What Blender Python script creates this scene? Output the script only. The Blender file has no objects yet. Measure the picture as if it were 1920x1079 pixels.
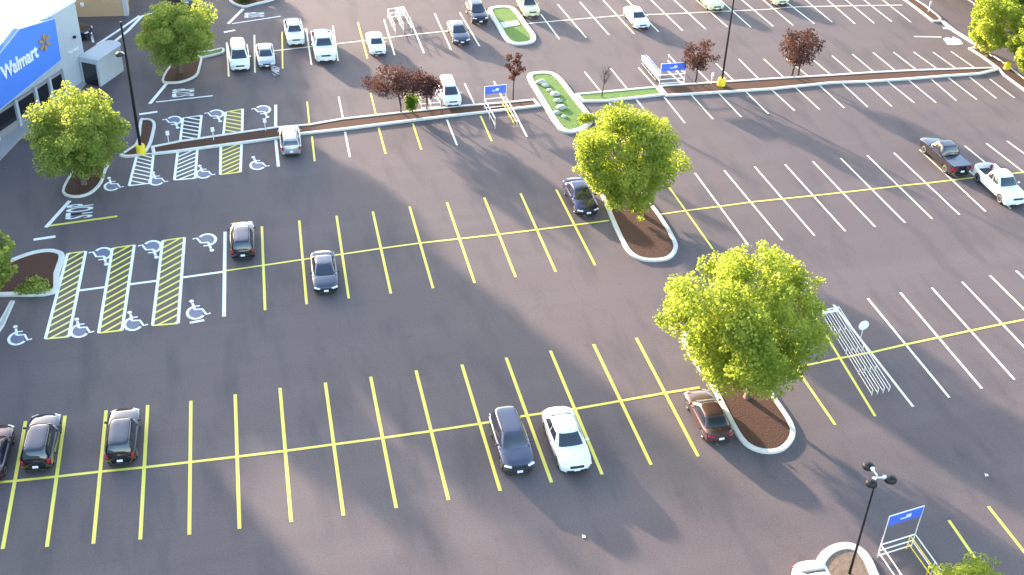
import bpy, bmesh, math, random
from mathutils import Vector, Matrix
R_ = math.radians
S = bpy.context.scene
COL = S.collection
random.seed(7)

# ------------------------------------------------------------------ camera
CAMH = 49.3606
YAW, PIT, ROL, FOC = 0.296371, 0.617288, 0.043521, 2313.17
cyw, syw, cpt, spt = math.cos(YAW), math.sin(YAW), math.cos(PIT), math.sin(PIT)
FW = Vector((syw*cpt, cyw*cpt, -spt)); r0 = Vector((cyw, -syw, 0)); u0 = r0.cross(FW)
RT = math.cos(ROL)*r0 + math.sin(ROL)*u0
UP = -math.sin(ROL)*r0 + math.cos(ROL)*u0
def at(px, py, z=0.0):
    """a spot of the car park (metres), surveyed from the photograph, on the level z"""
    d = FW + RT*((px-960)/FOC) - UP*((py-539.5)/FOC)
    t = (z-CAMH)/d.z
    return Vector((d.x*t, d.y*t, z))
cam = bpy.data.objects.new('camera', bpy.data.cameras.new('camera'))
COL.objects.link(cam)
m = Matrix((RT, UP, -FW)).transposed().to_4x4(); m.translation = (0, 0, CAMH)
cam.matrix_world = m
cam.data.sensor_width = 36; cam.data.lens = FOC/1920*36; cam.data.clip_end = 3000; cam.data.clip_start = .5
S.camera = cam

# ------------------------------------------------------------------ light
SUN_D = Vector((.385, -.923, 0)).normalized(); SUN_EL = R_(9.5)
w = bpy.data.worlds.new('World'); S.world = w; w.use_nodes = True
nt = w.node_tree; bg = nt.nodes['Background']
sky = nt.nodes.new('ShaderNodeTexSky'); sky.sky_type = 'NISHITA'; sky.sun_disc = False
sky.sun_elevation = SUN_EL; sky.sun_rotation = math.atan2(-SUN_D.x, -SUN_D.y)
sky.dust_density = 1.5
nt.links.new(sky.outputs[0], bg.inputs[0]); bg.inputs[1].default_value = .15
sun = bpy.data.objects.new('sun', bpy.data.lights.new('sun', 'SUN')); COL.objects.link(sun)
sun.data.energy = 3.0; sun.data.angle = R_(1.3); sun.data.color = (1, .78, .62)
ld = Vector((SUN_D.x*math.cos(SUN_EL), SUN_D.y*math.cos(SUN_EL), -math.sin(SUN_EL)))
sun.rotation_euler = ld.to_track_quat('-Z', 'Y').to_euler(); sun.location = (-60, 160, 60)
S.view_settings.view_transform = 'Standard'; S.view_settings.look = 'None'
S.view_settings.exposure = 2.8; S.view_settings.gamma = 1

# ------------------------------------------------------------------ materials
def mat(name, col, rough=.6, metal=0, var=0, scale=4, bump=0, coat=0, spec=.5):
    m = bpy.data.materials.new(name); m.use_nodes = True
    n = m.node_tree.nodes; l = m.node_tree.links; b = n['Principled BSDF']
    b.inputs['Base Color'].default_value = (*col, 1); b.inputs['Roughness'].default_value = rough
    b.inputs['Metallic'].default_value = metal; b.inputs['Coat Weight'].default_value = coat
    b.inputs['Specular IOR Level'].default_value = spec
    if var or bump:
        tc = n.new('ShaderNodeTexCoord'); no = n.new('ShaderNodeTexNoise')
        no.inputs['Scale'].default_value = scale; no.inputs['Detail'].default_value = 6
        l.new(tc.outputs['Object'], no.inputs['Vector'])
        if var:
            mx = n.new('ShaderNodeMix'); mx.data_type = 'RGBA'
            mx.inputs[6].default_value = (*[c*(1-var) for c in col], 1)
            mx.inputs[7].default_value = (*[min(1, c*(1+var)) for c in col], 1)
            l.new(no.outputs[0], mx.inputs[0]); l.new(mx.outputs[2], b.inputs['Base Color'])
        if bump:
            bp = n.new('ShaderNodeBump'); bp.inputs['Strength'].default_value = bump; bp.inputs['Distance'].default_value = .05
            l.new(no.outputs[0], bp.inputs['Height']); l.new(bp.outputs[0], b.inputs['Normal'])
    return m
def asphalt_mat():
    m = bpy.data.materials.new('asphalt'); m.use_nodes = True
    n = m.node_tree.nodes; l = m.node_tree.links; b = n['Principled BSDF']
    tc = n.new('ShaderNodeTexCoord')
    def noise(scale, detail, vec=None, dist=0):
        q = n.new('ShaderNodeTexNoise'); q.inputs['Scale'].default_value = scale; q.inputs['Detail'].default_value = detail
        q.inputs['Distortion'].default_value = dist
        l.new(vec or tc.outputs['Object'], q.inputs['Vector']); return q.outputs[0]
    def ramp(src, p0, c0, p1, c1):
        r = n.new('ShaderNodeValToRGB'); e = r.color_ramp.elements
        e[0].position = p0; e[0].color = c0; e[1].position = p1; e[1].color = c1
        l.new(src, r.inputs[0]); return r.outputs[0]
    def mix(fac, a, bb, mode='MIX'):
        x = n.new('ShaderNodeMix'); x.data_type = 'RGBA'; x.blend_type = mode
        if isinstance(fac, float): x.inputs[0].default_value = fac
        else: l.new(fac, x.inputs[0])
        for i, v in ((6, a), (7, bb)):
            if isinstance(v, tuple): x.inputs[i].default_value = v
            else: l.new(v, x.inputs[i])
        return x.outputs[2]
    base = ramp(noise(.05, 3, dist=.4), .35, (.112, .086, .092, 1), .68, (.140, .104, .104, 1))
    # lanes polished by tyres run along the rows; stretched noise
    mp = n.new('ShaderNodeMapping'); mp.inputs['Scale'].default_value = (.03, .45, 1)
    l.new(tc.outputs['Object'], mp.inputs['Vector'])
    c1 = mix(ramp(noise(1.0, 4, mp.outputs[0]), .45, (0, 0, 0, 1), .75, (.5, .5, .5, 1)), base, (.155, .128, .130, 1))
    # drips and grime in the stalls, streaked along the parking direction
    mp2 = n.new('ShaderNodeMapping'); mp2.inputs['Scale'].default_value = (.55, .13, 1)
    l.new(tc.outputs['Object'], mp2.inputs['Vector'])
    c2 = mix(ramp(noise(1.0, 3, mp2.outputs[0]), .5, (0, 0, 0, 1), .7, (.8, .8, .8, 1)), c1, (.078, .064, .072, 1))
    c3 = mix(.22, c2, ramp(noise(9, 8), .3, (.03, .03, .03, 1), .7, (.16, .15, .15, 1)))
    c3 = mix(ramp(noise(.85, 2), .69, (0, 0, 0, 1), .80, (.3, .3, .3, 1)), c3, (.05, .045, .05, 1))
    # hairline cracks sealed with tar
    vo = n.new('ShaderNodeTexVoronoi'); vo.feature = 'DISTANCE_TO_EDGE'; vo.inputs['Scale'].default_value = .07
    wv = n.new('ShaderNodeTexNoise'); wv.inputs['Scale'].default_value = .35; wv.inputs['Detail'].default_value = 4
    l.new(tc.outputs['Object'], wv.inputs['Vector'])
    va = n.new('ShaderNodeVectorMath'); va.operation = 'MULTIPLY_ADD'; va.inputs[1].default_value = (4, 4, 4)
    l.new(wv.outputs[1], va.inputs[0]); l.new(tc.outputs['Object'], va.inputs[2]); l.new(va.outputs[0], vo.inputs['Vector'])
    c4 = mix(ramp(vo.outputs[0], 0.0, (.14, .14, .14, 1), .006, (0, 0, 0, 1)), c3, (.04, .04, .042, 1))
    l.new(c4, b.inputs['Base Color'])
    b.inputs['Roughness'].default_value = .8; b.inputs['Specular IOR Level'].default_value = .35
    bp = n.new('ShaderNodeBump'); bp.inputs['Strength'].default_value = .25; bp.inputs['Distance'].default_value = .02
    l.new(noise(30, 4), bp.inputs['Height']); l.new(bp.outputs[0], b.inputs['Normal'])
    return m
def paint_mat(name, col, wear=.35):
    m = mat(name, col, .55)
    n = m.node_tree.nodes; l = m.node_tree.links; b = n['Principled BSDF']
    tc = n.new('ShaderNodeTexCoord'); no = n.new('ShaderNodeTexNoise'); no.inputs['Scale'].default_value = 2.2; no.inputs['Detail'].default_value = 9
    no.inputs['Roughness'].default_value = .72
    l.new(tc.outputs['Object'], no.inputs['Vector'])
    r = n.new('ShaderNodeValToRGB'); e = r.color_ramp.elements
    e[0].position = .54; e[0].color = (0, 0, 0, 1); e[1].position = .78; e[1].color = (wear, wear, wear, 1)
    l.new(no.outputs[0], r.inputs[0])
    mx = n.new('ShaderNodeMix'); mx.data_type = 'RGBA'
    mx.inputs[6].default_value = (*col, 1); mx.inputs[7].default_value = (.14, .13, .13, 1)
    l.new(r.outputs[0], mx.inputs[0]); l.new(mx.outputs[2], b.inputs['Base Color'])
    return m
def leaf_mat(name, a, bcol, trans=.5, scale=.9):
    m = bpy.data.materials.new(name); m.use_nodes = True
    n = m.node_tree.nodes; l = m.node_tree.links; n.clear()
    out = n.new('ShaderNodeOutputMaterial'); mixs = n.new('ShaderNodeMixShader'); mixs.inputs[0].default_value = trans
    di = n.new('ShaderNodeBsdfDiffuse'); tr = n.new('ShaderNodeBsdfTranslucent')
    tc = n.new('ShaderNodeTexCoord'); no = n.new('ShaderNodeTexNoise'); no.inputs['Scale'].default_value = scale; no.inputs['Detail'].default_value = 5
    l.new(tc.outputs['Object'], no.inputs['Vector'])
    r = n.new('ShaderNodeValToRGB'); e = r.color_ramp.elements
    e[0].position = .36; e[0].color = (*a, 1); e[1].position = .64; e[1].color = (*bcol, 1)
    l.new(no.outputs[0], r.inputs[0])
    l.new(r.outputs[0], di.inputs[0])
    g = n.new('ShaderNodeMix'); g.data_type = 'RGBA'; g.blend_type = 'MULTIPLY'; g.inputs[0].default_value = 1
    g.inputs[7].default_value = (1.35, 1.35, .75, 1); l.new(r.outputs[0], g.inputs[6]); l.new(g.outputs[2], tr.inputs[0])
    l.new(di.outputs[0], mixs.inputs[1]); l.new(tr.outputs[0], mixs.inputs[2]); l.new(mixs.outputs[0], out.inputs[0])
    return m
M = dict(
    asphalt=asphalt_mat(),
    yellow=paint_mat('yellow_paint', (.78, .66, .10)), cream=paint_mat('light_paled_paint', (.80, .76, .56)),  # cream: yellow lines paled by light, put into the colour
    white=paint_mat('white_paint', (.82, .82, .82)), blue_paint=paint_mat('blue_paint', (.13, .14, .22), .5),
    pale_yellow=paint_mat('pale_yellow_paint', (.80, .70, .20)), infill=paint_mat('aisle_surface', (.075, .068, .055), .3), black_paint=paint_mat('black_sealer', (.03, .03, .03), .3),
    kerb=mat('kerb_concrete', (.62, .60, .56), .8, var=.18, scale=2.5, bump=.2),
    mulch=mat('bark_mulch', (.075, .030, .016), .95, var=.6, scale=9, bump=1),
    soil=mat('dry_soil', (.20, .14, .10), .95, var=.35, scale=4, bump=.6),
    grass=mat('mown_grass', (.105, .195, .03), .9, var=.5, scale=5, bump=.8),
    concrete=mat('pale_concrete', (.55, .54, .52), .85, var=.12, scale=3),
    walk=mat('pavement_concrete', (.33, .32, .33), .85, var=.12, scale=1.5),
    stone=mat('pale_stone', (.38, .40, .34), .8, var=.2, scale=4, bump=.3),
    steel=mat('black_steel', (.02, .02, .022), .4, .5), galv=mat('white_steel', (.78, .78, .78), .4, .2),
    yel_metal=mat('yellow_enamel', (.85, .62, .02), .5, var=.12, scale=3), orange=mat('orange_enamel', (.75, .40, .04), .5),
    sign_blue=mat('blue_sign', (.08, .17, .75), .45), sign_white=mat('white_sign', (.85, .85, .85), .45),
    store_blue=mat('store_blue_panel', (.09, .24, .80), .5, var=.06, scale=.5),
    store_grey=mat('store_grey_wall', (.46, .48, .52), .8, var=.06, scale=.8), store_stone=mat('store_taupe_block', (.30, .27, .28), .85, var=.1, scale=2),
    store_roof=mat('store_white_roof', (.88, .88, .88), .6, var=.04, scale=.4), tan=mat('tan_stucco', (.50, .34, .20), .9, var=.08, scale=.6),
    spark=mat('spark_amber', (.42, .26, .12), .5), dark_glass=mat('dark_glass', (.012, .014, .02), .08, spec=.8),
    glass=mat('car_glass', (.02, .026, .04), .06, spec=.9, coat=.4), tyre=mat('tyre_rubber', (.015, .015, .015), .85),
    rim=mat('alloy_rim', (.62, .62, .64), .3, .8), lamp=mat('headlamp_glass', (.85, .87, .92), .12, .2, spec=1), tail=mat('tail_lamp', (.45, .01, .03), .2),
    trim=mat('black_trim', (.02, .02, .022), .5), plate=mat('licence_plate', (.85, .85, .88), .4), bedliner=mat('bed_liner', (.05, .05, .055), .8),
    bark=mat('tree_bark', (.13, .10, .075), .95, var=.4, scale=6, bump=.8), bark_red=mat('plum_bark', (.07, .04, .04), .9, var=.3, scale=8),
    leaf=leaf_mat('maple_leaf', (.19, .255, .05), (.37, .425, .11), .64), leaf_b=leaf_mat('locust_leaf', (.20, .26, .07), (.37, .42, .14), .64),
    leaf_dark=leaf_mat('dark_leaf', (.016, .032, .010), (.035, .06, .016), .3), leaf_plum=leaf_mat('plum_leaf', (.060, .030, .036), (.125, .066, .068), .4),
    leaf_bush=leaf_mat('bush_leaf', (.07, .14, .015), (.16, .26, .03), .4), paper=mat('paper_scrap', (.8, .75, .6), .9),
)
def car_paint(name, col, metal=.0, rough=.28):
    return mat(name, col, rough, metal, coat=.7)
P = dict(white=car_paint('white_car_paint', (.82, .83, .84)), silver=car_paint('silver_car_paint', (.42, .43, .47), .5),
         navy=car_paint('navy_car_paint', (.05, .05, .12), .7, .22), black=car_paint('black_car_paint', (.07, .07, .09), .9, .16), gun=car_paint('gunmetal_car_paint', (.13, .13, .155), 1, .13), dusk=car_paint('dark_pickup_paint', (.11, .10, .12), .9, .2),
         slate=car_paint('slate_car_paint', (.10, .10, .14), .75, .25), char=car_paint('charcoal_car_paint', (.20, .20, .23), .85, .25),
         maroon=car_paint('maroon_car_paint', (.14, .075, .075), .6, .25), cream=car_paint('sunlit_pale_car_paint', (.72, .64, .36)),  # cream: warm sunlight on pale cars mixed into the body colour
         grape=car_paint('dark_plum_car_paint', (.055, .032, .05), .7, .25), grey=car_paint('grey_car_paint', (.22, .22, .26), .5))

# ------------------------------------------------------------------ mesh helpers
class MB:
    def __init__(s): s.v = []; s.f = []; s.sm = []
    def add(s, vs, fs, smooth=False):
        o = len(s.v); s.v += [tuple(v) for v in vs]; s.f += [tuple(i+o for i in f) for f in fs]; s.sm += [smooth]*len(fs)
    def box(s, c, d, rz=0, ch=0.0):
        x, y, z = (q/2 for q in d); ch = min(ch, x*.6, y*.6, z*.6)
        cr, sr = math.cos(rz), math.sin(rz)
        def T(p): return (c[0]+p[0]*cr-p[1]*sr, c[1]+p[0]*sr+p[1]*cr, c[2]+p[2])
        if ch <= 0:
            vs = [T((sx*x, sy*y, sz*z)) for sz in (-1, 1) for sx, sy in ((-1, -1), (1, -1), (1, 1), (-1, 1))]
            s.add(vs, [(3, 2, 1, 0), (4, 5, 6, 7), (0, 1, 5, 4), (1, 2, 6, 5), (2, 3, 7, 6), (3, 0, 4, 7)]); return
        rings = [(-z, ch), (-z+ch, 0), (z-ch, 0), (z, ch)]; vs = []
        for zz, k in rings:
            for sx, sy in ((-1, -1), (1, -1), (1, 1), (-1, 1)): 
                a = [(sx*(x-k), sy*(y-ch-k)), (sx*(x-ch-k), sy*(y-k))]
                if sx*sy < 0: a.reverse()
                if (sx, sy) in ((-1, -1), (1, 1)): pass
                vs += [T((*q, zz)) for q in a]
        fs = []
        for r in range(3):
            for i in range(8): fs.append((r*8+i, r*8+(i+1) % 8, r*8+8+(i+1) % 8, r*8+8+i))
        fs += [tuple(range(7, -1, -1)), tuple(range(24, 32))]
        s.add(vs, fs)
    def tube(s, pts, r, n=8, cap=True):
        pts = [Vector(p) for p in pts]; rs = r if isinstance(r, (list, tuple)) else [r]*len(pts); o = []
        for i, p in enumerate(pts):
            t = (pts[min(i+1, len(pts)-1)]-pts[max(i-1, 0)]).normalized()
            a = t.cross(Vector((0, 0, 1))); 
            if a.length < .05: a = t.cross(Vector((0, 1, 0)))
            a.normalize(); b = t.cross(a)
            for k in range(n):
                q = 2*math.pi*k/n; o.append(p+(a*math.cos(q)+b*math.sin(q))*rs[i])
        fs = [(i*n+k, i*n+n+k, i*n+n+(k+1) % n, i*n+(k+1) % n) for i in range(len(pts)-1) for k in range(n)]
        s.add(o, fs, True)
        if cap: s.add(o[:n], [tuple(range(n))]); s.add(o[-n:], [tuple(range(n-1, -1, -1))])
    def lathe(s, prof, c=(0, 0, 0), axis='z', n=20):
        o = []
        for r, h in prof:
            for k in range(n):
                q = 2*math.pi*k/n; a, b = r*math.cos(q), r*math.sin(q)
                p = (a, b, h) if axis == 'z' else ((h, a, b) if axis == 'x' else (a, h, b))
                o.append((c[0]+p[0], c[1]+p[1], c[2]+p[2]))
        fs = [(i*n+k, i*n+(k+1) % n, i*n+n+(k+1) % n, i*n+n+k) for i in range(len(prof)-1) for k in range(n)]
        s.add(o, fs, True); s.add(o[:n], [tuple(range(n-1, -1, -1))]); s.add(o[-n:], [tuple(range(n))])
    def poly(s, pts, z=None):
        s.add([(p[0], p[1], p[2] if z is None else z) for p in pts], [tuple(range(len(pts)))])
    def strip(s, pts, wd, z):
        """a flat painted line along pts"""
        p = [Vector((q[0], q[1])) for q in pts]; o = []
        for i, q in enumerate(p):
            t = (p[min(i+1, len(p)-1)]-p[max(i-1, 0)]).normalized(); nn = Vector((-t.y, t.x))*wd/2
            o += [(q.x-nn.x, q.y-nn.y, z), (q.x+nn.x, q.y+nn.y, z)]
        s.add(o, [(2*i, 2*i+2, 2*i+3, 2*i+1) for i in range(len(p)-1)])
    def prism(s, pts, z0, z1):
        n = len(pts); s.add([(p[0], p[1], z0) for p in pts]+[(p[0], p[1], z1) for p in pts],
              [tuple(range(n-1, -1, -1)), tuple(range(n, 2*n))]+[(i, (i+1) % n, n+(i+1) % n, n+i) for i in range(n)])
    def build(s, name, material, parent=None, sharp=35, fix=False):
        me = bpy.data.meshes.new(name); me.from_pydata(s.v, [], s.f); me.polygons.foreach_set('use_smooth', s.sm)
        if fix:
            b = bmesh.new(); b.from_mesh(me); bmesh.ops.remove_doubles(b, verts=b.verts, dist=1e-4); bmesh.ops.recalc_face_normals(b, faces=b.faces); b.to_mesh(me); b.free()
        if any(s.sm): me.set_sharp_from_angle(angle=R_(sharp))
        me.materials.append(material); me.update()
        o = bpy.data.objects.new(name, me); COL.objects.link(o)
        if parent is not None: o.parent = parent
        return o
def tag(o, label=None, cat=None, group=None, kind=None):
    if label: o['label'] = label
    if cat: o['category'] = cat
    if group: o['group'] = group
    if kind: o['kind'] = kind
    return o
def thing(name, loc, label, cat, group=None, rz=0, sc=1):
    o = bpy.data.objects.new(name, None); COL.objects.link(o); o.empty_display_size = .3
    o.location = loc; o.rotation_euler = (0, 0, rz); o.scale = (sc, sc, sc)
    return tag(o, label, cat, group)
def copy_tree(o, parent=None):
    c = o.copy(); COL.objects.link(c); c.parent = parent
    for ch in [q for q in bpy.data.objects if q.parent == o]: copy_tree(ch, c)
    return c
def flat(name, mb, material, label=None):
    o = mb.build(name, material); return tag(o, label, None, None, 'structure')
def smooth_loop(pts, n=4):
    out = []; k = len(pts)
    for i in range(k):
        a, b, c, d = (pts[(i+j-1) % k] for j in range(4))
        for q in range(n):
            t = q/n
            out.append(tuple(.5*((2*b[j])+(-a[j]+c[j])*t+(2*a[j]-5*b[j]+4*c[j]-d[j])*t*t+(-a[j]+3*b[j]-3*c[j]+d[j])*t**3) for j in (0, 1)))
    return out
def area(p): return sum(p[i][0]*p[(i+1) % len(p)][1]-p[(i+1) % len(p)][0]*p[i][1] for i in range(len(p)))/2
def inset(p, d):
    o = []; n = len(p)
    for i in range(n):
        a, b, c = Vector(p[i-1][:2]), Vector(p[i][:2]), Vector(p[(i+1) % n][:2])
        e1 = (b-a).normalized(); e2 = (c-b).normalized(); nn = Vector((-e1.y-e2.y, e1.x+e2.x))
        if nn.length < 1e-6: nn = Vector((-e1.y, e1.x))
        nn.normalize(); k = max(.5, nn.dot(Vector((-e1.y, e1.x))))
        o.append((b.x+nn.x*d/k, b.y+nn.y*d/k))
    return o
def kerb_ring(mb, out, wd=.3, h=.16):
    inn = inset(out, wd); n = len(out); ch = .03
    o1 = inset(out, ch); i1 = inset(out, wd-ch)
    vs = [(*p, -.05) for p in out]+[(*p, h-ch) for p in out]+[(*p, h) for p in o1]+[(*p, h) for p in i1]+[(*p, h-ch) for p in inn]+[(*p, .02) for p in inn]
    fs = [(r*n+i, r*n+(i+1) % n, r*n+n+(i+1) % n, r*n+n+i) for r in range(5) for i in range(n)]
    mb.add(vs, fs); return inn
def island(name, px, label, bed, cat='planter', wd=.32, smooth=3, bed_name='mulch_bed', group='kerbed planting islands', bed_h=.11):
    pts = [tuple(at(*q)[:2]) for q in px]
    if area(pts) < 0: pts.reverse()
    if smooth: pts = smooth_loop(pts, smooth)
    c = (sum(p[0] for p in pts)/len(pts), sum(p[1] for p in pts)/len(pts))
    t = thing(name, (*c, 0), label, cat, group)
    loc = [(p[0]-c[0], p[1]-c[1]) for p in pts]
    k = MB(); inn = kerb_ring(k, loc, wd); k.build('kerb', M['kerb'], t)
    b = MB(); b.poly(inset(loc, wd-.02), bed_h)
    o = b.build(bed_name, M[bed], t)
    # chips and tufts that break the bed's surface up
    bb = bmesh.new(); bb.from_mesh(o.data); bmesh.ops.triangulate(bb, faces=bb.faces); bb.to_mesh(o.data); bb.free()
    t['_c'] = c
    return t, loc, c

# ------------------------------------------------------------------ ground and paint
g = MB(); g.add([(-400, -100, 0), (500, -100, 0), (500, 700, 0), (-400, 700, 0)], [(0, 1, 2, 3)])
flat('ground', g, M['asphalt'])
L = {'yellow': [], 'cream': [], 'white': []}
def ln(c, *pts, wd=.17, lv=1): L[c].append((pts, wd, lv))
rowA = [((48,790),(5,1030)),((122,780),(88,1026)),((199,770),(175,1020)),((277,760),(263,1012)),((358,752),(355,1003)),((441,740),(449,992)),((525,728),(546,979)),((610,718),(644,967)),((695,707),(743,953)),((780,695),(841,938)),((866,684),(938,921)),((949,671),(1034,905)),((1032,658),(1129,890)),((1113,646),(1221,872)),((1193,634),(1309,856)),((-28,800),(-82,1034))]
for a, b in rowA: ln('yellow', a, b, wd=.2)
for a, b in (((1475,665),(1566,797)),((1524,588),(1641,781))): ln('yellow', a, b)
for a, b in (((1563,572),(1712,763)),((1627,560),(1780,746)),((1688,549),(1841,729)),((1747,540),(1902,712)),((1804,529),(1962,695)),((1856,517),(2020,680)),((1905,508),(2075,665))): ln('cream', a, b)
ln('yellow', (-90,913), (0,905), (109,894), (187,885), (270,877), (357,867), (444,857), (535,846), (625,834), (716,822), (808,809), (900,795), (985,780), (1080,767), (1165,752), (1250,737), (1312,727), wd=.19, lv=2)
ln('yellow', (1430,702), (1486,691), (1570,673), (1640,660), (1700,646), (1762,633), (1822,620), (1880,608), (1960,592), (2060,570), wd=.17, lv=2)
rowB = [((491,425),(497,582)),((561,414),(575,571)),((631,405),(654,560)),((699,397),(733,551)),((768,388),(812,541)),((838,380),(890,531)),((908,371),(967,520)),((976,363),(1042,510)),((1043,356),(1116,498))]
for i, (a, b) in enumerate(rowB): ln('yellow', a, b, wd=.18)
for i, (a, b) in enumerate([((1245,338),(1337,468)),((1303,325),(1403,460)),((1358,320),(1467,451)),((1415,313),(1527,442)),((1472,309),(1585,434)),((1524,303),(1641,426)),((1576,297),(1697,418)),((1626,292),(1748,411)),((1676,287),(1799,403)),((1724,281),(1848,397)),((1770,277),(1895,392)),((1809,274),(1945,385)),((1849,269),(1990,378)),((1888,265),(2035,371))]):
    ln('yellow' if i == 0 else 'cream', a, b, wd=.15)
ln('yellow', (424,508), (495,498), (568,487), (643,477), (717,466), (790,456), (864,448), (936,440), (1009,431), (1080,422), (1142,414), wd=.17, lv=2)
ln('yellow', (1233,403), (1290,395), (1353,387), (1412,379), (1470,373), (1529,367), (1583,361), (1636,355), (1687,349), (1737,344), (1788,338), (1830,333), (1905,325), (2000,316), wd=.16, lv=2)
for i, (a, b) in enumerate([((585,256),(590,303)),((647,248),(656,295)),((710,240),(723,289)),((774,232),(790,281)),((838,225),(857,273)),((901,218),(922,265)),((963,208),(988,257))]):
    ln('yellow' if i in (0, 2, 3, 5) else 'cream', a, b, wd=.16)
for a, b in [((1142,193),(1180,240)),((1193,187),(1232,236)),((1245,182),(1284,231)),((1296,178),(1337,224)),((1347,175),(1390,220)),((1398,172),(1441,214)),((1446,168),(1490,208)),((1491,164),(1537,206)),((1536,160),(1583,203)),((1580,158),(1627,201)),((1622,155),(1672,200)),((1664,153),(1714,193)),((1704,151),(1755,193)),((1746,149),(1793,189)),((1778,146),(1831,187)),((1818,145),(1868,185)),((1856,149),(1902,184))]:
    ln('cream', a, b, wd=.14)
for i, (a, b) in enumerate([((576,191),(580,233)),((635,182),(643,222)),((695,175),(705,216)),((756,170),(768,208)),((871,157),(890,197)),((926,153),(945,190)),((1096,135),(1127,173)),((1145,129),(1175,166)),((1197,127),(1230,164)),((1249,131),(1282,160)),((1300,124),(1332,156)),((1340,117),(1376,152)),((1385,111),(1423,149)),((1432,111),(1470,146)),((1475,111),(1515,143)),((1520,109),(1557,140)),((1560,105),(1599,138)),((1598,102),(1639,136)),((1637,99),(1680,134)),((1675,98),(1719,132)),((1713,98),(1759,131)),((1749,98),(1794,130)),((1783,97),(1828,128))]):
    ln('yellow' if i in (0, 2, 3) else 'cream', a, b, wd=.14)
for i, (a, b) in enumerate([((425,80),(429,144)),((477,66),(478,137)),((529,60),(530,129)),((574,54),(584,122)),((624,49),(634,115)),((671,42),(689,110)),((720,37),(740,104)),((767,32),(795,100)),((815,26),(846,94)),((862,24),(899,87)),((1014,27),(1049,74)),((1046,9),(1099,71)),((1087,4),(1142,66)),((1131,1),(1189,64)),((1170,-5),(1235,60)),((1214,-6),(1280,58)),((1257,-6),(1323,55)),((1297,-7),(1364,51)),((1340,-9),(1408,52)),((1380,-9),(1450,50)),((1420,-9),(1487,48)),((1456,-10),(1527,45)),((1498,-10),(1560,42)),((1538,-11),(1603,45)),((1572,-11),(1639,44)),((1604,-12),(1672,41)),((1638,-13),(1708,42))]):
    ln('yellow' if i in (2, 5) else 'cream', a, b, wd=.15)
ln('cream', (513,96), (600,86), (682,77), (760,67), (845,58), wd=.16, lv=2)
ln('cream', (986,45), (1075,37), (1170,29), (1245,27), (1330,23), (1440,18), (1480,14), (1560,12), (1692,10), wd=.15, lv=2)
for a, b in (((1779,976),(1850,1079)),((1853,950),(1932,1050)),((1925,925),(2000,1020))): ln('yellow', a, b, wd=.18)
# handicapped rows, lanes, stop bars
ln('white', (422,435), (420,594), wd=.24); ln('white', (517,197), (517,239), wd=.24); ln('white', (517,262), (522,313), wd=.24)
for a, b in (((144,546),(197,539)),((242,534),(295,527)),((342,521),(420,510))): ln('white', a, b, wd=.22, lv=2)
ln('white', (86,427), (131,377), wd=.3); ln('yellow', (92,424), (220,406), wd=.22, lv=2)
ln('white', (281,195), (316,153), wd=.3); ln('white', (293,192), (399,180), wd=.18, lv=2)
ln('white', (428,45), (456,17), wd=.3); ln('white', (435,45), (526,31), wd=.16, lv=2)
for a, b in (((63,450),(104,444)),((261,215),(295,210)),((226,238),(244,233)),((420,61),(441,57))): ln('white', a, b, wd=.3)
ln('white', (182,84), (226,55), (262,30), wd=.3); ln('white', (195,94), (240,58), (266,31), (300,20), wd=.32); ln('white', (175,80), (170,60), wd=.22)
ln('cream', (1714,69), (1765,70), wd=.2); ln('white', (1768,53), (1783,54), wd=.45)
ln('white', (1815,0), (1835,12), wd=.25)
for c in L:
    mb = MB()
    for pts, wd, lv in L[c]: mb.strip([at(*q) for q in pts], wd, .004+.004*lv+({'yellow': 0, 'cream': .0012, 'white': .0024}[c]))
    flat({'yellow': 'yellow_parking_lines', 'cream': 'light_paled_lines', 'white': 'white_lane_lines'}[c], mb, M[c])  # cream set carries the paling by light in its paint

def lerp(a, b, t): return a+(b-a)*t
def aisle(TL, TR, BR, BL, n, stripe, slope=1, fill='infill', bw=.2):
    q = [at(*p) for p in (BL, BR, TR, TL)]
    f = MB(); f.poly(q, .004); flat('access_aisle_surface', f, M[fill])
    b = MB()
    for i, (j, k) in enumerate(((0, 3), (1, 2))): b.strip([q[j], q[k]], bw, .0184)
    flat('access_aisle_border', b, M['white'])
    s = MB(); s.strip([q[0], q[1]], bw*.8, .0144); s.strip([q[3], q[2]], bw*.8, .0144)
    def pt(u, v): return lerp(lerp(q[0], q[1], u), lerp(q[3], q[2], u), v)
    d = 1.6/n*slope
    for i in range(-2, n+2):
        v0, v1 = (i+.5)/n-d/2, (i+.5)/n+d/2; u0_, u1_ = 0., 1.
        def cl(v):  return (v-v0)/(v1-v0)
        ua, ub = 0, 1
        lo, hi = sorted((cl(0), cl(1))); ua, ub = max(0, lo), min(1, hi)
        if ub-ua < .12: continue
        s.strip([pt(ua, v0+(v1-v0)*ua), pt(ub, v0+(v1-v0)*ub)], .15, .0104)
    flat('access_aisle_stripes', s, M[stripe])
aisle((127,476), (161,472), (129,632), (85,636), 13, 'pale_yellow')
aisle((211,466), (252,460), (229,620), (185,625), 13, 'yellow')
aisle((305,452), (346,446), (334,607), (286,611), 13, 'yellow')
aisle((257,291), (288,288), (282,344), (242,349), 8, 'white', -1)
aisle((333,286), (370,281), (366,335), (327,338), 7, 'white')
aisle((414,275), (453,271), (451,323), (413,328), 7, 'yellow')
aisle((343,222), (378,217), (373,259), (338,265), 6, 'white', -1, 'black_paint')
aisle((423,211), (455,205), (454,248), (419,253), 6, 'yellow', -1)

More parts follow.
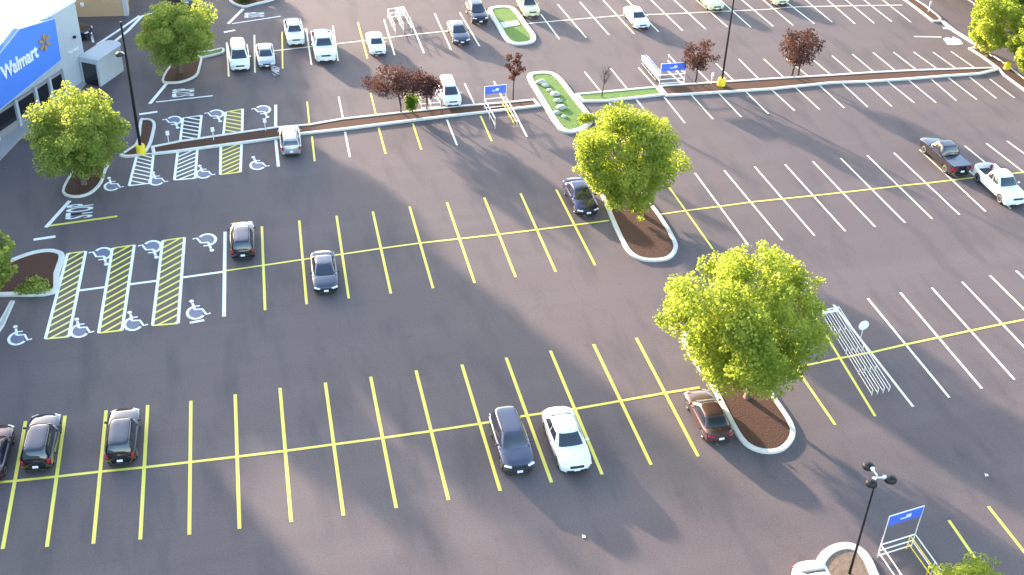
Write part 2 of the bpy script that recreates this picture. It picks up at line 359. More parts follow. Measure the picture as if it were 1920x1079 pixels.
def symbol(px, py, wd, up, pal='white', bar=False):
    c = at(px, py); e = at(px+10, py) ; ax = (at(px+wd/2, py)-at(px-wd/2, py)).length
    mb = MB(); k = ax/1.0
    def T(x, y): return (c.x+up*(x-.12)*k, c.y+up*(y-.42)*k*1.25)
    arc = [T(.36*math.cos(R_(a)), .20+.36*math.sin(R_(a))) for a in range(100, 331, 14)]
    mb.strip(arc, .125*k, .0104)
    mb.strip([T(-.1, .78), T(-.04, .38)], .11*k, .0114)
    mb.strip([T(-.04, .38), T(.28, .36), T(.42, .02), T(.60, .06)], .1*k, .0124)
    mb.strip([T(-.07, .58), T(.2, .57)], .08*k, .0134)
    mb.add([(*T(-.13+.1*math.cos(a), .9+.09*math.sin(a)), .0144) for a in [j*math.pi/6 for j in range(12)]], [tuple(range(12))])
    if bar: mb.strip([T(-.3, -.34), T(.3, -.30)], .14*k, .0104)
    flat('wheelchair_symbol', mb, M['white'])
    d = MB(); d.add([(*T(.3*math.cos(a), .2+.3*math.sin(a)), .0064) for a in [j*math.pi/8 for j in range(16)]], [tuple(range(16))])
    flat('symbol_background', d, M['blue_paint'])
for x, y, b in ((39,627,0), (155,613,0), (255,600,0), (372,579,1)): symbol(x, y, 44, 1, bar=b)
for x, y in ((188,483), (281,470), (384,457)): symbol(x, y, 44, -1)
for x, y in ((214,344), (297,334), (385,321), (486,305)): symbol(x, y, 36, 1)
for x, y in ((323,231), (402,219), (490,211)): symbol(x, y, 36, -1)

def text_mesh(txt, size, ext=0.0, shear=0):
    cu = bpy.data.curves.new('t', 'FONT'); cu.body = txt; cu.size = size; cu.extrude = ext; cu.align_x = 'CENTER'; cu.align_y = 'CENTER'; cu.shear = shear
    cu.offset = .022*size
    o = bpy.data.objects.new('t', cu); COL.objects.link(o)
    dg = bpy.context.evaluated_depsgraph_get(); me = bpy.data.meshes.new_from_object(o.evaluated_get(dg))
    bpy.data.objects.remove(o); bpy.data.curves.remove(cu); return me
def stop_text(px, py, wpx, hpx):
    # stretched for drivers who roll towards the storefront
    me = text_mesh('STOP', 1.0); c = at(px, py)
    wx = (at(px+wpx/2, py)-at(px-wpx/2, py)).length; wy = (at(px, py-hpx/2)-at(px, py+hpx/2)).length
    xs = [v.co.x for v in me.vertices]; ys = [v.co.y for v in me.vertices]; W_, H_ = max(xs)-min(xs), max(ys)-min(ys)
    for v in me.vertices:
        x, y = v.co.x/W_, v.co.y/H_; v.co = (c.x-y*wx+.12*x, c.y+x*wy, .0104)
    me.materials.append(M['white']); o = bpy.data.objects.new('stop_lettering', me); COL.objects.link(o); tag(o, kind='structure')
stop_text(152, 396, 50, 27); stop_text(346, 174, 42, 15); stop_text(479, 28, 38, 9)
# turn arrow by the exit
a = MB(); q = [at(*p) for p in ((1768,73), (1778,70), (1783,74), (1787,69), (1800,75), (1806,83), (1790,85), (1776,84))]
a.poly(q, .0104); flat('turn_arrow', a, M['white'])

# ------------------------------------------------------------------ islands
island('planter_island', [(1112,333),(1128,372),(1150,425),(1167,460),(1180,478),(1200,489),(1228,492),(1256,487),(1270,470),(1266,450),(1240,407),(1205,362),(1182,332),(1160,318),(1130,320)], 'rounded mulch island with pale kerb beside the navy sedan', 'mulch')
island('planter_island', [(1278,640),(1300,682),(1330,722),(1362,785),(1386,826),(1410,845),(1440,852),(1470,846),(1490,822),(1486,795),(1460,755),(1425,705),(1388,650),(1360,622),(1320,616),(1290,622)], 'rounded mulch island with pale kerb under the largest leafy tree', 'mulch')
lt, ll, lc = island('grass_island', [(914,22),(928,14),(957,14),(972,24),(988,46),(1004,68),(1002,80),(985,85),(962,85),(946,76),(930,50)], 'small oval lawn island with white kerb beside the black car at the far row', 'grass', bed_name='lawn', wd=.5)
b = MB(); q = [at(*p) for p in ((938,45),(970,41),(975,49),(944,55))]; b.prism([(p.x-lc[0], p.y-lc[1]) for p in reversed(q)], .1, .15); b.build('stone_path', M['concrete'], lt)
gt, gl, gc = island('grass_island', [(988,146),(1004,137),(1036,138),(1056,152),(1076,178),(1106,215),(1112,230),(1096,244),(1070,251),(1050,246),(1034,226),(1010,186)], 'long grass island with pale stones and white kerb crossing the median strip', 'grass', bed_name='lawn', wd=.5)
random.seed(3)
for px, py, s in ((1014,158,.9),(1022,163,.7),(1040,180,.8),(1046,192,.7),(1052,205,.8),(1030,172,.5),(1044,214,.6),(1058,222,.5)):
    p = at(px, py); r = MB(); prof = [(.05, 0), (s*.5, .02), (s*.55, s*.15), (s*.35, s*.3), (.04, s*.33)]
    r.lathe([(a, b) for a, b in prof], (p.x-gc[0], p.y-gc[1], .08), n=9); o = r.build('stone', M['stone'], gt)
    for v in o.data.vertices: v.co.x += random.uniform(-.1, .1)*s; v.co.y += random.uniform(-.1, .1)*s
nN = [(283,277),(338,266),(454,249),(517,240),(579,235),(642,224),(762,211),(860,200),(940,194),(1002,188)]
nS = [(1015,201),(902,214),(838,221),(772,229),(647,245),(565,254),(515,263),(415,276),(333,287),(286,292)]
island('median_strip', nN+nS, 'narrow brown planting strip with pale kerbs between storefront lamp post and stony grass island', 'mulch', 'median', .28, 0, group='kerbed median strips')
island('grass_strip', [(1078,178),(1125,174),(1232,164),(1246,180),(1192,186),(1137,192),(1092,193)], 'short grass strip between pale kerbs beside the stony grass island', 'grass', 'median', .28, 0, 'lawn', group='kerbed median strips')
mN = [(1234,164),(1243,162),(1363,154),(1423,150),(1507,145),(1560,142),(1633,137),(1710,133),(1804,130),(1868,128)]
mS = [(1875,132),(1837,141),(1777,145),(1702,151),(1622,156),(1560,158),(1444,170),(1346,176),(1248,182)]
island('median_strip', mN+mS, 'narrow brown planting strip with pale kerbs between grass strip and exit road', 'mulch', 'median', .28, 0, group='kerbed median strips')
island('median_end', [(262,228),(272,225),(284,226),(292,233),(290,250),(283,274),(270,290),(246,296),(224,294),(240,282),(256,268)], 'bare brown kerbed planter holding the tall black lamp post near the storefront', 'mulch', wd=.25)
island('tree_planter', [(116,362),(132,328),(150,300),(205,300),(200,320),(191,345),(170,365),(140,372)], 'brown planter under the round tree nearest the storefront', 'mulch', wd=.2)
island('tree_planter', [(303,153),(320,124),(350,108),(378,108),(376,128),(369,144),(345,155),(320,158)], 'dark planter under the far round tree next to the white minivan', 'mulch', wd=.2)
island('tree_planter', [(362,101),(395,97),(418,92),(420,100),(400,106),(366,112)], 'thin grass finger with white kerb beside the white minivan', 'grass', bed_name='lawn', wd=.2)
island('tree_planter', [(-60,555),(-30,520),(5,496),(48,478),(85,470),(110,472),(122,482),(112,515),(104,552),(20,557)], 'wide planter with bold white kerb and low greenery at the left edge', 'mulch', wd=.4)
island('stall_kerb', [(20,567),(28,567),(8,612),(-25,660),(-35,660),(-5,612)], 'plain concrete kerb sloping beside the leftmost wheelchair symbol', 'concrete', 'kerb', .1, 0, bed_name='kerb_top', group=None)
island('tree_planter', [(1524,1085),(1527,1060),(1540,1038),(1562,1024),(1590,1020),(1615,1030),(1632,1048),(1646,1078),(1665,1130),(1620,1170),(1560,1160)], 'round pale soil planter with broad white kerb around the nearest lamp post', 'soil', bed_name='soil_bed', wd=.5)
island('verge_strip', [(1672,-22),(1690,-2),(1712,14),(1738,34),(1748,42),(1770,42),(1758,30),(1735,12),(1716,0),(1690,-22)], 'brown mulch verge with cream kerb at the head of the exit road', 'mulch', 'verge', .22, 0, group='mulch verges')
island('verge_strip', [(1815,92),(1826,90),(1846,95),(1880,118),(1920,148),(1960,178),(1960,200),(1915,168),(1880,142),(1870,130),(1840,108)], 'brown mulch verge with cream kerb and yellow post at the end of the median', 'mulch', 'verge', .22, 0, group='mulch verges')
island('hedge_planter', [(430,4),(440,-14),(505,-22),(530,-10),(512,2),(480,10),(455,15)], 'far planter with white kerb filled with a clipped green hedge', 'mulch', wd=.3)
k = MB(); pts = [at(*q) for q in ((1762,38),(1790,60),(1830,85),(1862,108))]
for a_, b_ in zip(pts, pts[1:]):
    d = (b_-a_); k.box(((a_.x+b_.x)/2, (a_.y+b_.y)/2, .05), (d.length+.02, .35, .22), math.atan2(d.y, d.x), .02)
tag(k.build('road_kerb', M['kerb']), 'cream kerb line along the exit road beside the turn arrow', 'kerb')

# ------------------------------------------------------------------ trees
def blob_leaves(mb, c, r, n, size, rnd, flat_=1.0):
    for _ in range(n):
        d = Vector((rnd.gauss(0, 1), rnd.gauss(0, 1), rnd.gauss(0, 1))).normalized()
        rr = rnd.random()**.45
        p = Vector(c)+Vector((d.x*r[0], d.y*r[1], d.z*r[2]))*rr
        nn = (d*.7+Vector((rnd.uniform(-1, 1), rnd.uniform(-1, 1), rnd.uniform(-.3, 1)))).normalized()
        a = nn.cross(Vector((rnd.uniform(-1, 1), rnd.uniform(-1, 1), rnd.uniform(-1, 1)))).normalized(); b = nn.cross(a)
        s = size*rnd.uniform(.6, 1.3); w2 = s*rnd.uniform(.32, .5)
        mb.add([p-a*s*.5, p+b*w2+nn*s*.1, p+a*s*.5, p-b*w2+nn*s*.1], [(0, 1, 2, 3)])
def tree(name, base, label, h, rad, leaf, bark='bark', off=(0, 0), low=.14, lobes=22, leaves=9000, size=.34, seed=1, trunk_r=.2, cat='tree', group='trees in the planters', stems=1, shape=1.0, squash=(1, 1), lobe_r=(.26, .42)):
    rnd = random.Random(seed)
    t = thing(name, (base.x, base.y, .1), label, cat, group)
    cz = h*(low+1)/2; rz = h*(1-low)/2
    centres = []
    for i in range(lobes):
        k = (i+.5)/lobes; zz = 1-2*k; th = i*2.39996+rnd.uniform(-.4, .4); q = math.sqrt(max(0, 1-zz*zz))
        if zz < 0: q = q*(1-.35*(shape)*(-zz)) 
        s = rnd.uniform(.5, .92)
        c = Vector((off[0]+math.cos(th)*q*rad*squash[0]*s, off[1]+math.sin(th)*q*rad*squash[1]*s, cz+zz*rz*.78*rnd.uniform(.85, 1.08)))
        centres.append((c, rad*rnd.uniform(*lobe_r)))
    mb = MB(); tot = sum(r**2 for _, r in centres)
    for c, r in centres:
        n = int(leaves*.74*r*r/tot)
        blob_leaves(mb, c, (r, r, r*.85), n, size, rnd)
        for _ in range(3):   # small outlying sprays for an uneven outline
            d = Vector((rnd.gauss(0, 1), rnd.gauss(0, 1), rnd.gauss(.2, .8))).normalized()
            e = c+d*r*rnd.uniform(.85, 1.15); blob_leaves(mb, e, (r*.32, r*.32, r*.25), int(n*.07), size*.85, rnd)
    blob_leaves(mb, (off[0], off[1], cz), (rad*.6*squash[0], rad*.6*squash[1], rz*.7), int(leaves*.1), size, rnd)
    mb.build('crown', M[leaf], t)
    tr = MB()
    for s_ in range(stems):
        x0 = (s_-(stems-1)/2)*.7; top = Vector((off[0]*.7+x0*1.5, off[1]*.7, cz*.95))
        pts = [Vector((x0, 0, -.15)), Vector((x0+rnd.uniform(-.08, .08), rnd.uniform(-.1, .1), h*.18)), Vector((x0).__class__((x0, 0, 0))) if False else Vector((off[0]*.35+x0*1.2, off[1]*.35, cz*.6)), top]
        tr.tube(pts, [trunk_r*1.35, trunk_r, trunk_r*.8, trunk_r*.4], 9)
        for c, r in centres[s_::max(2, stems)]:
            st = pts[1].lerp(pts[3], rnd.uniform(.2, .9)); mid = st.lerp(c, .5)+Vector((0, 0, -.1*r))
            tr.tube([st, mid, c], [trunk_r*.38, trunk_r*.25, trunk_r*.09], 6)
    tr.build('trunk', M[bark], t)
    return t
tree('leafy_tree', at(1180,390), 'bright leafy tree rising from the mulch island beside the navy sedan', 8.3, 4.3, 'leaf', off=(-.6, -.1), leaves=36000, size=.185, seed=4, low=.03, shape=.4, lobes=34, lobe_r=(.15, .36))
tree('leafy_tree', at(1400,748), 'largest bright leafy tree, rising from the mulch island beside the reddish brown sedan', 10.7, 5.2, 'leaf', off=(-.75, .3), leaves=50000, size=.19, seed=11, low=.13, lobes=46, shape=.75, lobe_r=(.13, .34))
tree('leafy_tree', at(158,348), 'round green tree in the planter between the storefront and the lamp post', 7.7, 4.0, 'leaf_b', off=(.2, 0), leaves=26000, size=.19, seed=12, low=.12, lobes=30, lobe_r=(.16, .36))
tree('leafy_tree', at(338,138), 'round green tree in the far planter next to the white minivan', 6.5, 3.7, 'leaf_b', off=(.2, -.2), leaves=24000, size=.19, seed=15, low=.16, lobes=30, lobe_r=(.16, .36), shape=.8)
tree('leafy_tree', at(-20,575), 'small green tree cut by the left edge of the handicapped planter', 6.0, 2.2, 'leaf_b', leaves=4000, seed=18)
p = at(1840,1078,4.6); tree('leafy_tree', Vector((p.x, p.y, 0)), 'bright tree top poking up in the lower right corner', 4.6, 2.0, 'leaf', leaves=9000, seed=22, size=.17)
p = at(1850,108); tree('leafy_tree', p, 'light green tree beside the exit road, left of its twin', 6.6, 3.2, 'leaf', leaves=14000, size=.2, lobe_r=(.16, .36), seed=25, low=.08, group='trees beyond the exit road')
p = at(1925,150); tree('leafy_tree', p, 'light green tree beside the exit road, cut by the right edge', 6.6, 3.0, 'leaf', leaves=14000, size=.2, lobe_r=(.16, .36), seed=27, low=.06, group='trees beyond the exit road')
for i, (x, y, h, r, lab) in enumerate(((1790,-25,9,4.5,'leftmost of the dark evergreen trees beyond the exit road'), (1850,-5,10,5,'dark evergreen tree behind the light green roadside tree'), (1915,8,11,5,'dark evergreen tree in the top right corner'), (1960,60,10,4.6,'dark evergreen tree mostly outside the right edge'))):
    tree('evergreen_tree', at(x, y), lab, h, r, 'leaf_dark', leaves=5000, size=.5, seed=40+i, low=.02, group='shaded trees beyond the road')
tree('plum_tree', at(752,213), 'wide purple plum tree leaning over the median beside the white van', 3.9, 2.3, 'leaf_plum', 'bark_red', off=(-.5, .3), leaves=3600, size=.17, seed=51, low=.42, trunk_r=.09, squash=(1.15, .8), group='purple plum trees')
tree('plum_tree', at(800,208), 'dark purple plum tree crowded against the white van', 3.2, 1.55, 'leaf_plum', 'bark_red', leaves=2400, size=.17, seed=52, low=.42, trunk_r=.08, group='purple plum trees')
tree('plum_tree', at(962,189), 'thin reddish plum tree beside the blue cart sign', 4.6, .95, 'leaf_plum', 'bark_red', leaves=900, size=.17, seed=53, low=.38, trunk_r=.06, lobes=10, group='purple plum trees')
tree('plum_tree', at(1303,157), 'purple plum tree beside the far lamp post with the yellow base', 4.1, 1.7, 'leaf_plum', 'bark_red', leaves=2200, size=.17, seed=54, low=.28, trunk_r=.08, lobes=13, group='purple plum trees')
tree('plum_tree', at(1490,144), 'dark purple plum tree alone in the right half of the median', 4.7, 2.1, 'leaf_plum', 'bark_red', leaves=3800, size=.17, seed=55, low=.2, trunk_r=.09, stems=2, lobes=16, group='purple plum trees')
# bare sapling
p = at(1128,183); t = thing('bare_sapling', (p.x, p.y, .1), 'bare leafless sapling standing on the short grass strip', 'tree'); mb = MB(); rnd = random.Random(5)
mb.tube([(0, 0, 0), (.1, 0, 1.2), (.15, 0, 2.4)], [.06, .045, .02], 6); mb.build('trunk', M['bark_red'], t); mb = MB()
for i in range(16):
    z0 = rnd.uniform(1.0, 2.3); th = rnd.uniform(0, 6.28); l_ = rnd.uniform(.5, 1.2)
    e = Vector((.13+math.cos(th)*l_*.5, math.sin(th)*l_*.5, z0+l_*.9)); mb.tube([(.1, 0, z0), e], [.02, .008], 5)
    for j in range(3):
        f_ = e+Vector((rnd.uniform(-.3, .3), rnd.uniform(-.3, .3), rnd.uniform(.05, .4))); mb.tube([e.lerp(Vector((.1, 0, z0)), .3), f_], [.01, .005], 4)
mb.build('twigs', M['bark_red'], t)
def bush(name, p, label, r, h, leaf, n, seed, cat='bush', size=.2, group=None):
    rnd = random.Random(seed); t = thing(name, (p.x, p.y, .1), label, cat, group); mb = MB()
    for i in range(7):
        th = rnd.uniform(0, 6.28); q = r*rnd.uniform(.2, .65)
        blob_leaves(mb, (math.cos(th)*q, math.sin(th)*q, h*rnd.uniform(.35, .65)), (r*.5, r*.5, h*.4), n//7, size, rnd)
    mb.build('foliage', M[leaf], t); s = MB()
    for i in range(4): s.tube([(rnd.uniform(-.1, .1), rnd.uniform(-.1, .1), -.1), (rnd.uniform(-r, r)*.4, rnd.uniform(-r, r)*.4, h*.6)], [.03, .012], 5)
    s.build('stem', M['bark'], t)
bush('shrub', at(774,214), 'yellow green shrub on the median below the wide plum tree', .8, 1.7, 'leaf_bush', 700, 61)
bush('shrub', at(62,542), 'low green shrub spreading in the handicapped planter', 1.3, .55, 'leaf_b', 900, 62)
bush('shrub', at(1100,233), 'sprawling light shrub at the near tip of the stony grass island', 1.0, .8, 'leaf', 700, 63)
bush('hedge', at(455,0), 'clipped green hedge filling the left half of the far planter', 1.4, 1.2, 'leaf_bush', 1000, 65, 'hedge', group='hedges in the far planter')
bush('hedge', at(492,-6), 'clipped green hedge filling the right half of the far planter', 1.5, 1.2, 'leaf_bush', 1000, 66, 'hedge', group='hedges in the far planter')

# ------------------------------------------------------------------ cars
def superell(a, b, n):
    k = (abs(a)**n+abs(b)**n)**(1/n); return a/k, b/k
SPEC = {
 'sedan': dict(L=4.75, W=1.82, H=1.45, nose=.74, hood=.93, belt=.95, deck=1.02, cowl=1.05, rf=.28, rr=-1.02, rb=-1.72, wf=1.42, wr=-1.36, r=.33),
 'suv': dict(L=4.7, W=1.88, H=1.72, nose=.92, hood=1.06, belt=1.08, deck=1.08, cowl=1.02, rf=.42, rr=-1.95, rb=-2.22, wf=1.42, wr=-1.36, r=.37),
 'van': dict(L=5.0, W=1.95, H=1.78, nose=.86, hood=1.05, belt=1.05, deck=1.05, cowl=1.55, rf=.62, rr=-2.12, rb=-2.36, wf=1.62, wr=-1.42, r=.36),
 'pickup': dict(L=5.6, W=1.98, H=1.84, nose=1.0, hood=1.14, belt=1.16, deck=1.16, cowl=1.22, rf=.62, rr=-.55, rb=-.80, wf=1.72, wr=-1.68, r=.41),
}
def make_car(kind, paint, bed=None):
    s = SPEC[kind]; L2, W2, r = s['L']/2, s['W']/2, s['r']
    t = bpy.data.objects.new('parked_car', None); COL.objects.link(t)
    fl = .24; ra = r+.07
    up = [(L2-.04, .27, 0), (L2, .42, 0), (L2-.01, .58, 0), (L2-.07, s['nose']-.05, 0), (L2-.16, s['nose']+.02, 0), (L2-.55, lerp(s['nose'], s['hood'], .55), 0), (s['cowl']+.25, s['hood']-.01, 0), (s['cowl']-.1, s['hood'], 0), (0, s['belt'], 0), (s['rb']+.25, s['belt'], 0)]
    if kind == 'pickup':
        by0, by1 = s['rb']-.1, -L2+.1
        up += [(by0+.02, s['deck'], 0), (by0, s['deck'], 2), (by1, s['deck'], 2), (by1-.02, s['deck'], 0), (-L2+.02, s['deck']-.02, 0), (-L2, .7, 0), (-L2, .5, 0), (-L2+.08, .34, 0)]
    elif kind == 'sedan':
        up += [(s['rb']-.05, s['deck'], 0), (-L2+.22, s['deck']-.01, 0), (-L2+.06, s['deck']-.1, 0), (-L2+.02, .72, 0), (-L2, .5, 0), (-L2+.06, .27, 0)]
    else:
        up += [(-L2+.10, s['belt']-.02, 0), (-L2+.05, s['belt']-.12, 0), (-L2+.03, .75, 0), (-L2, .5, 0), (-L2+.06, .28, 0)]
    dn = []
    for yc in (s['wr'], s['wf']):
        for a in range(180, -1, -20): dn.append((yc+ra*math.cos(R_(a)), max(fl, r+ra*math.sin(R_(a))-.02), 1))
    prof = up+dn; N = len(prof)
    fr = [-1, -.985, -.94, -.86, -.76, -.5, 0, .5, .76, .86, .94, .985, 1]
    vs = []
    for f in fr:
        af = abs(f)
        for y, z, k in prof:
            e = max(0, abs(y)/L2-.55)/.45
            yy = y-math.copysign(.34*af**3.2*e**2, y)
            zz = z
            if k == 1 and af < .8: zz = fl
            if k == 2 and af < .9: zz = .62
            if k == 0 and z > s['nose']-.06: zz = z-.09*af**7+.02*(1-af*af)*(1 if abs(y) > .6 else 0)
            xx = f*W2*(1-.05*max(0, (.55-zz)/.3))*(1-.05*e**2)
            vs.append((xx, yy, zz))
    mb = MB()
    fs = [(i*N+j, i*N+(j+1) % N, i*N+N+(j+1) % N, i*N+N+j) for i in range(len(fr)-1) for j in range(N)]
    mb.add(vs, fs, True); mb.add(vs[:N], [tuple(range(N-1, -1, -1))], False); mb.add(vs[-N:], [tuple(range(N))], False)
    mb.build('body', P[paint], t, 32, True)
    # cabin
    zb, zt = s['belt']-.03, s['H']-.07
    def Sf(side, q, tt, off=0):
        yf = lerp(s['cowl'], s['rf'], tt)+.05*math.sin(tt*math.pi); yr = lerp(s['rb'], s['rr'], tt)-.04*math.sin(tt*math.pi)
        xw = lerp(W2*.93, W2*.70, tt**1.15); n = lerp(9, 6, tt); yc, yh = (yf+yr)/2, (yf-yr)/2
        a, b = {0: (-q, 1), 1: (-1, -q), 2: (q, -1), 3: (1, q)}[side]
        a, b = superell(a, b, n); xb = 1-.06*max(0, b)**2
        return Vector((a*xw*xb, yc+b*yh+(.06*(1-a*a)*(1 if b > 0 else -.6)), lerp(zb, zt, tt)))
    ring = [(k, -1+2*j/7) for k in range(4) for j in range(7)]; n = len(ring); vs = []
    T = [0, .12, .3, .5, .7, .88, 1]
    for tt in T: vs += [Sf(k, q, tt) for k, q in ring]
    top = vs[-n:]; cx = sum((v for v in top), Vector())/n
    for sc, dz in ((.95, .035), (.8, .058), (.5, .07), (.2, .074)):
        vs += [Vector((cx.x+(v.x-cx.x)*sc, cx.y+(v.y-cx.y)*sc, zt+dz)) for v in top]
    mb = MB(); R2 = len(T)+4
    mb.add(vs, [(i*n+j, i*n+(j+1) % n, i*n+n+(j+1) % n, i*n+n+j) for i in range(R2-1) for j in range(n)]+[tuple((R2-1)*n+j for j in range(n))], True)
    mb.build('roof', P[paint], t, 45, True)
    def pane(name, side, q0, q1, t0, t1, m_='glass', nq=8, ntt=5, off=.012):
        mb = MB(); g_ = []
        for i in range(ntt+1):
            for j in range(nq+1):
                q, tt = lerp(q0, q1, j/nq), lerp(t0, t1, i/ntt)
                p0 = Sf(side, q, tt); du = Sf(side, q+.01, tt)-Sf(side, q-.01, tt); dv = Sf(side, q, min(1, tt+.01))-Sf(side, q, tt-.01)
                nn = du.cross(dv).normalized()
                if nn.dot(p0-Vector((0, cx.y, p0.z))) < 0: nn = -nn
                g_.append(p0+nn*off)
        mb.add(g_, [(i*(nq+1)+j, i*(nq+1)+j+1, (i+1)*(nq+1)+j+1, (i+1)*(nq+1)+j) for i in range(ntt) for j in range(nq)], True)
        return mb.build(name, M[m_], t)
    pane('windscreen', 0, -.9, .9, .1, .93)
    pane('rear_window', 2, -.84, .84, .3 if kind in ('suv', 'van') else .14, .9)
    for sd, sg in ((1, 1), (3, -1)):
        if kind == 'pickup': cuts = [(-.72, .02), (.08, .86)]
        elif kind == 'van': cuts = [(-.78, -.3), (-.24, .28), (.34, .88)]
        elif kind == 'suv': cuts = [(-.7, -.08), (-.02, .5), (.56, .9)]
        else: cuts = [(-.72, .02), (.08, .8)]
        for c0, c1 in cuts:
            a, b = (c0, c1)
            # q runs front to rear on side 1 and rear to front on side 3
            if sd == 3: a, b = -c1, -c0
            pane('side_window', sd, a, b, .14, .84, nq=5, ntt=4, off=.01)
    # wheels
    for yc in (s['wf'], s['wr']):
        for sg in (-1, 1):
            mb = MB(); w_ = .11; x0 = sg*(W2-.13)
            mb.lathe([(r*.62, -w_), (r*.92, -w_), (r, -w_*.7), (r, w_*.7), (r*.92, w_), (r*.62, w_)], (x0, yc, r), 'x', 20)
            wh = mb.build('wheel', M['tyre'], t, fix=True)
            mb = MB(); xo = x0+sg*.075
            mb.lathe([(r*.64, -.05), (r*.64, .035), (r*.56, .04), (r*.5, .015), (r*.16, .03), (.02, .035)] if sg > 0 else [(.02, -.035), (r*.16, -.03), (r*.5, -.015), (r*.56, -.04), (r*.64, -.035), (r*.64, .05)], (xo+sg*.0, yc, r), 'x', 20)
            mb.build('rim', M['rim'], wh, fix=True)
    zl = s['nose']-.1
    for sg in (-1, 1):
        mb = MB(); mb.box((sg*W2*.70, L2-.19, zl-.01), (.44, .2, .11), -sg*.48, .03); mb.build('headlight', M['lamp'], t)
        mb = MB(); zt_ = .86 if kind == 'sedan' else (.95 if kind != 'pickup' else .9)
        mb.box((sg*W2*(.70 if kind == 'sedan' else .80), -L2+(.2 if kind == 'sedan' else .245), zt_-.06), (.38 if kind == 'sedan' else .2, .2, .12 if kind == 'sedan' else .3), sg*.5, .03); mb.build('tail_light', M['tail'], t)
        mb = MB(); mb.box((sg*(W2+.07), s['cowl']-.32, s['belt']+.1), (.2, .12, .15), sg*.15, .04); mb.build('wing_mirror', P[paint], t)
    mb = MB(); mb.box((0, L2-.05, zl-.02), (W2*.85, .1, .14), 0, .02); mb.box((0, L2-.03, .36), (W2*1.2, .08, .14), 0, .02); mb.build('grille', M['trim'], t)
    mb = MB(); mb.box((0, L2+.005, .48), (.34, .04, .16), 0, .01); mb.build('licence_plate', M['plate'], t)
    mb = MB(); mb.box((0, -L2, .40), (W2*1.3, .08, .16), 0, .02); mb.build('rear_bumper', M['trim'], t)
    mb = MB(); mb.box((0, -L2+(.0 if kind != 'sedan' else .0), .66), (.34, .05, .16), 0, .01); mb.build('licence_plate', M['plate'], t)
    if kind == 'pickup':
        by0, by1 = s['rb']-.12, -L2+.12
        mb = MB()
        if bed == 'cover': mb.box((0, (by0+by1)/2, s['deck']-.03), (W2*1.72, by0-by1, .06), 0, .015); mb.build('tonneau_cover', P['slate'], t)
        else: mb.box((0, (by0+by1)/2, .635), (W2*1.70, by0-by1-.06, .03)); mb.build('bed_liner', M['bedliner'], t)
    if kind in ('suv', 'van'):
        for sg in (-1, 1):
            mb = MB(); x = sg*W2*.62
            mb.tube([(x, s['rf']-.25, s['H']-.05), (x, s['rf']-.35, s['H']+.04), (x, s['rr']+.35, s['H']+.04), (x, s['rr']+.25, s['H']-.05)], .02, 6); mb.build('roof_rail', M['trim'], t)
    return t
CARS = {}
def car(kind, paint, near, hd, label, sc=1.0, away=False, bed=None, name=None):
    """near: the bumper nearest the viewer; hd: heading of the stall; away: parked nose-in to the far side"""
    key = (kind, paint, bed)
    if key in CARS: t = copy_tree(CARS[key])
    else: t = CARS[key] = make_car(kind, paint, bed)
    a = at(*near, .3); d = Vector((math.cos(R_(hd)), math.sin(R_(hd)), 0))
    c = a-d*SPEC[kind]['L']/2*sc
    t.name = name or {'sedan': 'parked_sedan', 'suv': 'parked_suv', 'van': 'parked_minivan', 'pickup': 'pickup_truck'}[kind]
    t.location = (c.x, c.y, 0); t.scale = (sc,)*3
    f = -d if away else d
    t.rotation_euler = (0, 0, math.atan2(f.y, f.x)-math.pi/2)
    tag(t, label, 'pickup truck' if kind == 'pickup' else ('minivan' if kind == 'van' else 'car'), 'vehicles parked in the lot')
    return t
car('sedan', 'grape', (-26,908), -97, 'dark car cut by the left edge, red tail lamps showing', .95, True)
car('suv', 'black', (68,884), -97, 'black car parked second from the left edge in the nearest row', .92, True)
car('suv', 'black', (226,872), -95.5, 'black car parked alone, third from the left in the nearest row', .92, True)
car('suv', 'black', (456,486), -94.5, 'black car parked just right of the white handicapped line', .9, True)
car('sedan', 'gun', (612,549), -95, 'glossy dark grey sedan facing us in the middle row, two stalls from the black car', .92)
car('sedan', 'navy', (1104,403), -91.5, 'navy sedan with bright roof beside the mulch island of the middle tree', .97)
car('suv', 'slate', (975,889), -93, 'dark blue-grey hatchback facing us, left neighbour of the white sedan', 1.0)
car('sedan', 'white', (1082,886), -92.5, 'clean white sedan facing us in the nearest row', 1.06)
car('sedan', 'maroon', (1352,831), -92.5, 'dark reddish brown sedan parked nose-in against the island of the largest tree', .95, True)
car('pickup', 'dusk', (1803,329), -91, 'dark pickup with violet bed cover, facing away from us at the right', .97, True, 'cover')
car('pickup', 'white', (1907,386), -92, 'white pickup with open bed facing us, cut by the right edge', .97)
car('suv', 'silver', (547,291), -94, 'pale silver car parked alone below the median', .88, True)
car('van', 'white', (451,132), -92.5, 'white minivan facing us, leftmost in the far row', .92)
car('sedan', 'silver', (501,126), -92.5, 'pale silver compact facing us beside the white minivan', .86)
car('pickup', 'white', (556,84), -92.5, 'small white pickup in the back stall behind the far row', .84)
car('pickup', 'white', (612,116), -93, 'large white pickup facing us in the middle of the far row', .98)
car('sedan', 'white', (710,102), -93, 'small white car facing us next to the far cart corral', .84)
car('sedan', 'slate', (867,82), -92.5, 'dark blue sedan with silvery roof left of the lawn island', .9)
car('suv', 'black', (902,43), -92, 'black car beside the lawn island, shaded front', .88)
car('suv', 'cream', (999,31), -92, 'white car with sunlit yellow in its paint and dark front right of the lawn island', .88)
car('sedan', 'white', (1206,53), -91.5, 'lone white sedan facing us in the far right stalls', .9)
car('sedan', 'cream', (1345,19), -91.5, 'cream sedan cut by the top edge beside the far lamp post', .95)
car('sedan', 'cream', (1467,9), -91.5, 'white sedan with sunlit yellow in its paint, almost wholly cut by the top edge', .92)
